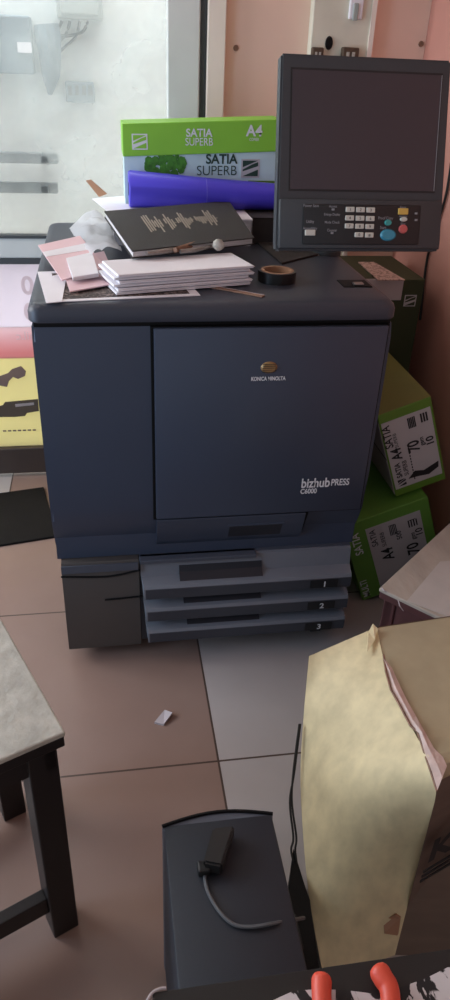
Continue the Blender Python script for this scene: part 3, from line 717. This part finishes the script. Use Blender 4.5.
write('lettering', [('A4', h * .42, -w * .48, .048, .0012, 'LEFT', .8), ('70', h * .38, -w * .78, .05, .001, 'LEFT', .85), ('gsm', h * .56, -w * .77, .02, .0004, 'LEFT', .85), ('SATIA', h * .64, -w * .34, .026, .0002, 'LEFT', .9), ('SUPERB', h * .60, -w * .43, .018, 0, 'LEFT', .9), ('500', h * .62, -w * .62, .022, .0002, 'LEFT'), ('10', h * .58, -w * .86, .03, .0004, 'LEFT')], M['ink_black'], lb, lt)
for x_, st, n_, wd, za, zb in ((.50, .018, 5, .0025, .70, .82), (.72, .03, 4, .004, .72, .80)):
    bm = new()
    for k in range(n_): box(bm, w * (x_ + st * k), w * (x_ + st * k) + wd, -.0018, -.001, h * za, h * zb, m)
    box(bm, w * x_, w * (x_ + st * (n_ - 1)), -.0018, -.001, h * zb, h * zb + .002, m); part('printed_bars', bm, M['ink_black'], lb)

BL, BR, TL = onY(396, 497, .20), onY(446, 479, .20), onY(383, 414, .20)
t, b, m, tm, w, h = tilted_box('paper_carton', 'green and white copy paper carton with olive top, leaning on a lower carton', BL, BR, TL, .37, M['green_dk'])
bm = new(); box(bm, .0, w, .002, .368, h - .0005, h + .0012, m); part('top_face', bm, M['olive'], t)
bm = new(); box(bm, -.0015, .001, .004, .36, h * .03, h * .90, m); sd = part('side_sheet', bm, M['greyside'], t)
bm = new(); box(bm, -.0022, -.001, .004, .36, h * .46, h * .475, m); part('flap_line', bm, M['ink_black'], sd)
bm = new(); box(bm, w * .03, w * .95, -.0012, .002, h * .09, h * .90, m); lb = part('label_sheet', bm, M['label'], t)
lt = tm @ Matrix.Translation((0, 0, .0012))
write('lettering', [('SATIA', h * .22, -w * .20, .022, .0006, 'LEFT', .85), ('A4', h * .44, -w * .27, .040, .0012, 'LEFT', .8), ('SUPERB', h * .22, -w * .33, .018, .0002, 'LEFT', .85), ('70', h * .46, -w * .62, .046, .0012, 'LEFT', .8), ('gsm', h * .50, -w * .72, .018, .0004, 'LEFT'), ('10', h * .47, -w * .90, .030, .0008, 'LEFT'), ('SATIA', h * .60, -w * .16, .032, .0006, 'LEFT', .85), ('SUPERB', h * .58, -w * .25, .014, 0, 'LEFT')], M['ink_black'], lb, lt)
logo(m @ Matrix(((1, 0, 0, 0), (0, 0, -1, -.0012), (0, 1, 0, 0), (0, 0, 0, 1))), w * .08, h * .11, .028, M['ink_black'], M['label'], lb)
for x_, st, n_, wd, za, zb in ((.50, .03, 5, .0035, .74, .86), (.74, .05, 3, .005, .76, .86)):
    bm = new()
    for k in range(n_): box(bm, w * (x_ + st * k), w * (x_ + st * k) + wd, -.0018, -.001, h * za, h * zb, m)
    part('printed_bars', bm, M['ink_black'], lb)
bm = new()
for k in range(12): box(bm, w * .41, w * .43, -.0018, -.001, h * (.14 + .035 * k), h * (.14 + .035 * k) + .006, m)
part('printed_line', bm, M['ink_black'], lb)
bm = new(); poly(bm, [m @ V((w * a, -.0018, h * c)) for a, c in ((.30, .17), (.45, .24), (.62, .21), (.92, .26), (.90, .19), (.70, .14), (.50, .16))])
part('printed_branch', bm, M['ink_black'], lb)

t = thing('paper_carton', 'tall dark green carton at the back right, with newspaper lying on top', 'carton', (.99, .78, 0))
bm = new(); box(bm, .868, 1.105, .62, .92, 0, .862, bev=.003); b = part('box_body', bm, M['dkgreen'], t)
bm = new(); box(bm, .866, 1.036, .617, .621, .80, .8635); part('grey_flap', bm, M['greyside'], t)
logo(frame((0, .6195, 0), (1, 0, 0), (0, 0, 1)), 1.048, .78, .038, M['dkgreen'], M['label'], b)
bm = new(); A, B, Cq, D = onZ(358, 262, .866), onZ(374, 262, .866), onZ(406, 280.5, .866), onZ(378, 280, .866)
prism(bm, [V((p.x, max(.60, min(.93, p.y)), .8635)) for p in (A, B, Cq, D)], (0, 0, .003))
single('newspaper', bm, M['newsprint'], 'folded pinkish newspaper lying on the tall dark green carton', 'newspaper')
# sack between cartons and wall
bm = new(); bmesh.ops.create_icosphere(bm, subdivisions=4, radius=1)
for v in bm.verts:
    n0 = v.co.copy(); k = 1 + .16 * noise.noise(n0 * 2.2) + .07 * noise.noise(n0 * 6)
    v.co = V((1.105 + n0.x * .055 * k, .04 + n0.y * .10 * k, max(0.001, .20 + n0.z * .215 * k)))
single('cloth_sack', bm, M['cloth_brown'], 'brownish crumpled cloth sack wedged by the wall right of the lowest paper carton', 'sack', smooth=True)

# ================================================================ STOOLS
def table(name, lab, cat, P, d1, d2, L1, L2, zt, mtop, mleg, th, apron, leg, low):
    """P: near corner of the top; d1, d2 unit directions of its edges"""
    d1, d2 = V((d1[0], d1[1], 0)).normalized(), V((d2[0], d2[1], 0)).normalized(); P = V((P[0], P[1], 0))
    m = Matrix(((d1.x, d2.x, 0, P.x), (d1.y, d2.y, 0, P.y), (0, 0, 1, 0), (0, 0, 0, 1)))
    t = thing(name, lab, cat, m @ V((L1 / 2, L2 / 2, 0)))
    bm = new(); box(bm, 0, L1, 0, L2, zt - .010, zt, m, bev=.003); tp = part('top', bm, mtop, t)
    bm = new(); box(bm, .002, L1 - .002, .002, L2 - .002, zt - .010 - th, zt - .010, m, bev=.002); part('top_edge', bm, mleg, tp)
    z1 = zt - .010 - th; i = .012
    for a0, a1, b0, b1 in ((i, L1 - i, i + .004, i + .022), (i, L1 - i, L2 - i - .022, L2 - i - .004), (i + .004, i + .022, i, L2 - i), (L1 - i - .022, L1 - i - .004, i, L2 - i)):
        bm = new(); box(bm, a0, a1, b0, b1, z1 - apron, z1, m); part('apron', bm, mleg, t)
    for a in (i, L1 - i - leg):
        for b in (i, L2 - i - leg):
            bm = new(); box(bm, a, a + leg, b, b + leg, 0, z1, m, bev=.003); part('leg', bm, mleg, t)
    if low:
        for a0, a1, b0, b1 in ((i + .012, i + .035, i + leg, L2 - i - leg), (L1 - i - .035, L1 - i - .012, i + leg, L2 - i - leg)):
            bm = new(); box(bm, a0, a1, b0, b1, low, low + .045, m, bev=.002); part('stretcher', bm, mleg, t)
    return t, m
P = onZ(65.5, 732, .54)
table('stool', 'dark wooden stool with worn whitish top, at the left edge of the photo', 'stool', P, (-.125, .277), (-.277, -.125), .355, .40, .54, M['laminate'], M['wood_dark'], .022, .05, .048, .07)
P = onZ(379, 588, .40)
t, m = table('bench', 'low maroon wooden bench with scuffed whitish top, behind the yellow carton', 'bench', P, (.749, .662), (.662, -.749), .40, .23, .40, M['laminate2'], M['maroon'], .018, .30, .03, 0)
bm = new(); prism(bm, [onZ(u, v, .400) for u, v in ((407, 601), (440, 562), (470, 560), (470, 625))], (0, 0, .0012))
pp = [m.inverted() @ v.co for v in bm.verts]
for v, q in zip(bm.verts, pp): v.co = m @ V((min(.398, max(.002, q.x)), min(.228, max(.002, q.y)), q.z))
single('white_sheet', bm, M['white_paper'].copy(), 'white sheet lying flat on the low maroon bench', 'sheet')
bpy.data.objects['white_sheet'].data.materials[0] = mat('dull_white_sheet', 'b7b1ab', .7, .06, 14)
# staples / splinters on the bench edge
for (u, v, du, dv, lab) in ((382, 588, 7, 6, None), (398, 600, 1, 14, None)):
    a = onZ(u, v, .402); b = a + V((.012, -.012, -.022 if du < 3 else -.004))
    bm = new(); tube(bm, [a, (a + b) / 2 + V((-.004, -.004, .002)), b], .0013, 5); part('splinter', bm, M['greyside'], t)

# ================================================================ YELLOW CARTON
kc = thing('carton', 'large bulging carton faced in yellowed paper with a torn top edge and brown right side', 'carton', (.64, -.62, 0))
A, Fp, Ep = onZ(309, 656, .42), onZ(300.5, 785, .22), onZ(325, 985, .0)
B, Cc2, Dd = onZ(377, 627, .46), onZ(436.5, 782, .455), onZ(395, 955, .0)
Lc = smooth_path([A, onZ(303.5, 718, .33), Fp, onZ(308, 888, .10), Ep], 6)
Rc = smooth_path([B, onZ(388, 676, .46), onZ(413, 730, .46), Cc2, onZ(419, 860, .23), Dd], 6)
def resample(P, n):
    d = [0]
    for a, b in zip(P, P[1:]): d.append(d[-1] + (b - a).length)
    out = []
    for i in range(n + 1):
        s = d[-1] * i / n; k = 0
        while k < len(d) - 2 and d[k + 1] < s: k += 1
        f = (s - d[k]) / max(1e-9, d[k + 1] - d[k]); out.append(P[k].lerp(P[k + 1], f))
    return out
NT, NS = 36, 16
Lc, Rc = resample(Lc, NT), resample(Rc, NT)
bm = new(); G = []
for i in range(NT + 1):
    row = []
    for j in range(NS + 1):
        s = j / NS; p = Lc[i].lerp(Rc[i], s)
        bul = math.sin(s * math.pi) * math.sin(min(1, i / NT * 1.0) * math.pi)
        p = p + V((-.7, -.45, .5)).normalized() * (.018 * bul) + V((-.5, -.5, .3)) * noise.noise(p * 9) * .006 * (0 < j < NS)
        row.append(bm.verts.new(p))
    G.append(row)
for i in range(NT):
    for j in range(NS): bm.faces.new((G[i][j], G[i][j + 1], G[i + 1][j + 1], G[i + 1][j]))
def q_(p): return V(p)
# back of the yellow wrap: close the left side and rear down to the floor
rear = [bm.verts.new(Lc[i].lerp(V((.62, -.60, Lc[i].z * .5)), .5)) for i in range(NT + 1)]
for i in range(NT): bm.faces.new((G[i][0], G[i + 1][0], rear[i + 1], rear[i]))
part('yellow_face', bm, M['yellow'], kc, True)
TR = onZ(452, 615, .46); TRx = V((.835, TR.y, .46)); Rn = V((Cc2.x + .20, Cc2.y + .075, .455))
topz = V((0, 0, -.002))
idx = [k for k in range(NT + 1) if Rc[k].z > .44]
edge = [Rc[k] + topz for k in idx]
bm = new(); f = poly(bm, edge + [Rn + topz, TRx + topz]); bmesh.ops.triangulate(bm, faces=[f]); part('top_face', bm, M['tan'], kc)
dn = lambda p: V((p.x, p.y, 0))
bm = new(); low = [Rc[k] for k in range(NT + 1) if Rc[k].z <= .457 and k >= idx[-1] - 1]
f = poly(bm, [Rn + topz] + low + [V((Rn.x, Dd.y - .03, 0))]); bmesh.ops.triangulate(bm, faces=[f])
poly(bm, [Rn, TRx, dn(TRx), V((Rn.x, Dd.y - .03, 0))]); poly(bm, [TRx, B, A, V((.60, B.y - .02, 0)), dn(TRx)])
sf = part('brown_face', bm, M['brown_side'], kc)
# lettering on the brown side
c = Cc2; dx = (Rn - Cc2); dx.z = 0
o = V((Dd.x + dx.normalized().x * .012, Dd.y + dx.normalized().y * .03, .245))
fm = frame(o, dx, (0, 0, 1)); 
write('lettering', [('KL', .0, .03, .085, .003, 'LEFT')], M['ink_black'], sf, fm, .003)
bm = new()
for k, zz in enumerate((.0, -.014, -.028)): box(bm, 0, .12, zz, zz + .006, .001, .003, fm)
part('printed_line', bm, M['ink_black'], sf)
# torn strip along the edge: ragged pinkish inner ply
inner = [(383, 656), (392, 668), (401, 688), (408, 702), (416, 716), (425, 732), (434, 748), (443, 757), (447, 766)]
outer = [(384, 660), (387, 672), (392, 690), (401, 706), (411, 726), (419, 733), (424, 750), (432, 772), (437.5, 790)]
bm = new(); n1 = []
for k, ((u, v), (u2, v2)) in enumerate(zip(inner, outer)):
    up = .004 if k < 5 else .010
    n1.append((bm.verts.new(onZ(u, v, .459 + up)), bm.verts.new(onZ((u + u2) / 2, v + (v2 - v) / 2, .466 + up - .003 * random.random())), bm.verts.new(onZ(u2, v2, .460 + up))))
for a, b in zip(n1, n1[1:]):
    bm.faces.new((a[0], a[1], b[1], b[0])); bm.faces.new((a[1], a[2], b[2], b[1]))
part('torn_ply', bm, M['torn'], kc)
for pts in (((383.5, 655), (386, 672), (391, 690), (400, 706), (410.5, 726), (418, 732), (423.5, 750), (431, 772), (437, 791)),):
    bm = new(); tube(bm, [onZ(u, v, .466) for u, v in pts], .0022, 5); part('torn_edge', bm, M['rust'], kc)
# folded tab at the top left corner
bm = new(); prism(bm, [onZ(367, 652, .462), onZ(368.5, 632, .466), onZ(373, 623.5, .474), onZ(377, 628, .470), onZ(375, 640, .464)], (0, .002, -.004)); part('corner_tab', bm, M['yellow'], kc)
# peeled bit low on the face, and seam
bm = new(); prism(bm, [onZ(u, v, zz) for u, v, zz in ((386, 931, .06), (385, 918, .08), (397, 912, .10), (402, 915, .09), (399, 933, .05))], (-.006, -.006, .004)); part('torn_patch', bm, M['kraft'], kc)
# twin black cables against the carton's left side
cbl = thing('cable', 'thin black twin-strand cable trailing down the left side of the yellow carton', 'cable', onZ(306, 905, 0))
for k in range(2):
    pp = [(303, 722), (297, 770), (292.5 + 3 * k, 800), (296 + 4 * k, 835), (294 + 5 * k, 850), (302 + 1.5 * k, 880), (306 + k, 905)]
    zz = [.325, .245, .20, .15, .13, .09, .06]
    bm = new(); tube(bm, smooth_path([onZ(u, v, z_) + V((-.006 - .002 * k, -.004, 0)) for (u, v), z_ in zip(pp, zz)]), .0022, 5)
    part('strand', bm, M['rubber'], cbl, True)

# ================================================================ TOWER, ADAPTER, DESK
TT = .42
a, b = onZ(163, 822, TT), onZ(270, 812, TT)
tw = thing('computer_tower', 'blue-black computer tower standing on the floor in front of the desk', 'computer tower', ((a.x + b.x) / 2, -1.0, 0))
x0, x1, yb, yf = .197, .364, -.802, -1.155
bm = new(); box(bm, x0, x1, yf, yb, .008, TT, bev=.004); part('case', bm, M['tower'], tw, True)
n = 12; loop = [V((x0 - .002, yb - .002, TT - .004))] + [V((x0 - .002 + (x1 - x0 + .004) * k / n, yb + .014 * math.sin(math.pi * k / n), TT - .004)) for k in range(n + 1)] + [V((x1 + .002, yb - .002, TT - .004))]
bm = new(); prism(bm, [V((p.x, p.y, .008)) for p in loop[1:-1]] + [V((x1, yb - .008, .008)), V((x0, yb - .008, .008))], (0, 0, TT - .010)); part('front_bezel', bm, M['tray_dark'], tw)
bm = new(); tube(bm, [V((p.x, p.y, TT - .001)) for p in loop[1:-1]], .003, 6); part('bezel_edge', bm, M['black'], tw, True)
for k in range(3):
    z0 = TT - .03 - .03 * k; bm = new(); box(bm, x0 - .003, x0 + .002, -1.06, -1.03, z0 - .01, z0 + .01, bev=.001); part('side_port', bm, M['metal'] if k != 1 else M['rust'], tw)
for x in (x0 + .02, x1 - .02):
    for y in (yf + .03, yb - .03): bm = new(); tube(bm, [(x, y, 0), (x, y, .009)], .012, 12); part('foot', bm, M['rubber'], tw)
ad = thing('power_adapter', 'small black power adapter with a grey cord lying on the computer tower', 'adapter', onZ(221, 848, TT))
A, B, Cq, D = onZ(213, 828, .445), onZ(235, 826, .445), onZ(222, 867, .445), onZ(203, 863, .445)
bm = new(); prism(bm, [V((p.x, p.y, TT + .0025)) for p in (A, B, Cq, D)], (0, 0, .025)); bmesh.ops.bevel(bm, geom=bm.edges[:], offset=.003, segments=2, affect='EDGES'); part('case', bm, M['rubber'], ad, True)
bm = new(); c = onZ(204, 863, .433); box(bm, c.x - .010, c.x + .008, c.y - .014, c.y + .004, TT + .001, TT + .016, bev=.003); part('strain_relief', bm, M['rubber'], ad)
bm = new(); pts = [onZ(u, v, TT + .004) for u, v in ((205, 865), (204.5, 875), (208, 892), (219, 911), (233, 924), (250, 927), (270, 924))] + [onZ(287, 921, .41), onZ(304, 918, .36)]
tube(bm, smooth_path(pts), .0026, 7); part('cord', bm, M['cord'], ad, True)
# dark box in the gap
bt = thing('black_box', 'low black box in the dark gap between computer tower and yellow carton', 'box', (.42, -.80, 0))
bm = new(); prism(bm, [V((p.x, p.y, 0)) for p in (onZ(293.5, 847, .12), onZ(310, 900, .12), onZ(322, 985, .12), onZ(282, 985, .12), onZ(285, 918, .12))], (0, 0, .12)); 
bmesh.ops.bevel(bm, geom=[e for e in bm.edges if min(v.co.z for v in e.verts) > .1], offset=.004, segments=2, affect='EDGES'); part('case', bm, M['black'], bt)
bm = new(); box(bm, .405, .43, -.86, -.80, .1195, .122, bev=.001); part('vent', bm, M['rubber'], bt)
# desk
DZ = .75; ya = onZ(200, 983, DZ).y; yb2 = onZ(440, 956, DZ).y; yd = -1.178
dk = thing('desk', 'plain dark desk at the bottom edge of the photo, covered by a leaf-patterned cloth', 'desk', (.64, -1.33, 0))
bm = new(); box(bm, .165, 1.12, -1.50, yd - .003, DZ - .03, DZ - .004, bev=.003); part('desktop', bm, M['wood_dark'], dk)
for x in (.19, 1.06):
    for y in (-1.49, -1.235): bm = new(); box(bm, x, x + .04, y, y + .04, 0, DZ - .03, bev=.003); part('leg', bm, M['wood_dark'], dk)
cl = thing('tablecloth', 'white cloth with black leaves and a black hem, on the desk at the bottom', 'tablecloth', (.64, -1.33, DZ - .004))
bm = new(); box(bm, .160, 1.122, -1.502, yd, DZ - .0038, DZ, bev=.001); part('hem', bm, M['rubber'], cl)
bm = new(); 
nx = 40; top = [V((.185 + (1.10 - .185) * k / nx, yd - .021 - .006 * math.sin(k * 1.1) * (k % 3 > 0), DZ)) for k in range(nx + 1)]
prism(bm, top + [V((1.10, -1.49, DZ)), V((.185, -1.49, DZ))], (0, 0, .0012)); part('leaf_print', bm, M['leaf_cloth'], cl)
bm = new(); tube(bm, smooth_path([onZ(u, v, DZ + .001) for u, v in ((146, 1003), (152, 993), (160, 988.5), (166, 988))]), .0012, 6); part('hem_corner', bm, M['greyside'], cl)
# pliers
plz = DZ + .0015
pli = thing('pliers', 'pliers with two orange-red grips lying on the leaf-patterned cloth', 'pliers', onZ(350, 1020, DZ))
def grip(pts, r):
    bm = new(); P = smooth_path([onZ(u, v, plz + r) for u, v in pts], 5); n = len(P)
    rs = [r * min(1, .45 + .55 * math.sqrt(min(1, i / 3.0))) if i < 3 else r * (1 - .15 * i / n) for i in range(n)]
    tube(bm, P, r, 14, rs=rs); return part('grip', bm, M['orange'], pli, True)
grip(((322, 974), (321.5, 986), (322, 1003), (326, 1040)), .0088)
grip(((376, 966), (383, 978), (390, 993), (392, 1040)), .0092)
c0 = onZ(358, 1110, plz + .006)
bm = new(); tube(bm, [onZ(326, 1040, plz + .007), onZ(345, 1085, plz + .007), c0], .005, 10); tube(bm, [onZ(392, 1040, plz + .007), onZ(370, 1085, plz + .007), c0], .005, 10)
part('handle_bar', bm, M['steel'], pli, True)
bm = new(); d = V((0, -1, 0)); tube(bm, [c0, c0 + d * .02, c0 + d * .06], .011, 10, rs=[.010, .013, .004]); part('jaw', bm, M['steel'], pli, True)

# ================================================================ LIGHT
def area(name, loc, target, sx, sy, e, col):
    l = bpy.data.lights.new(name, 'AREA'); l.shape = 'RECTANGLE'; l.size = sx; l.size_y = sy; l.energy = e; l.color = col
    o = bpy.data.objects.new(name, l); COL.objects.link(o); o.location = loc
    o.rotation_euler = (V(target) - V(loc)).to_track_quat('-Z', 'Y').to_euler()
area('daylight_outside', (-.3, 1.42, 3.1), (-.3, 1.55, 0), 3.0, .6, 100, (.95, .99, 1))
area('poster_fill_outside', (-.4, 1.70, .45), (-.4, 1, .45), 2.0, .6, 7, (1, .98, .94))  # low fill lamp added behind the poster to brighten it
area('daylight_left', (-1.9, .45, 1.75), (.6, .1, .9), 1.0, 1.2, 42, (.92, .96, 1))
area('daylight_front', (-1.35, -.62, .95), (.1, 0, .62), .7, .9, 15, (.52, .72, 1))
w = bpy.data.worlds.new('world'); SC.world = w; w.use_nodes = True
w.node_tree.nodes['Background'].inputs[0].default_value = (.92, .94, 1, 1); w.node_tree.nodes['Background'].inputs[1].default_value = .46
SC.view_settings.view_transform = 'Standard'; SC.view_settings.look = 'None'
SC.view_settings.exposure = 0

# ================================================================ CAMERA
cam = bpy.data.cameras.new('camera'); co = bpy.data.objects.new('camera', cam); COL.objects.link(co)
cam.sensor_width = 36; cam.lens = F / 1000 * 36; cam.clip_start = .02
r, d, f = R @ V((1, 0, 0)), R @ V((0, 1, 0)), R @ V((0, 0, 1))
co.matrix_world = Matrix(((r.x, -d.x, -f.x, C.x), (r.y, -d.y, -f.y, C.y), (r.z, -d.z, -f.z, C.z), (0, 0, 0, 1)))
SC.camera = co
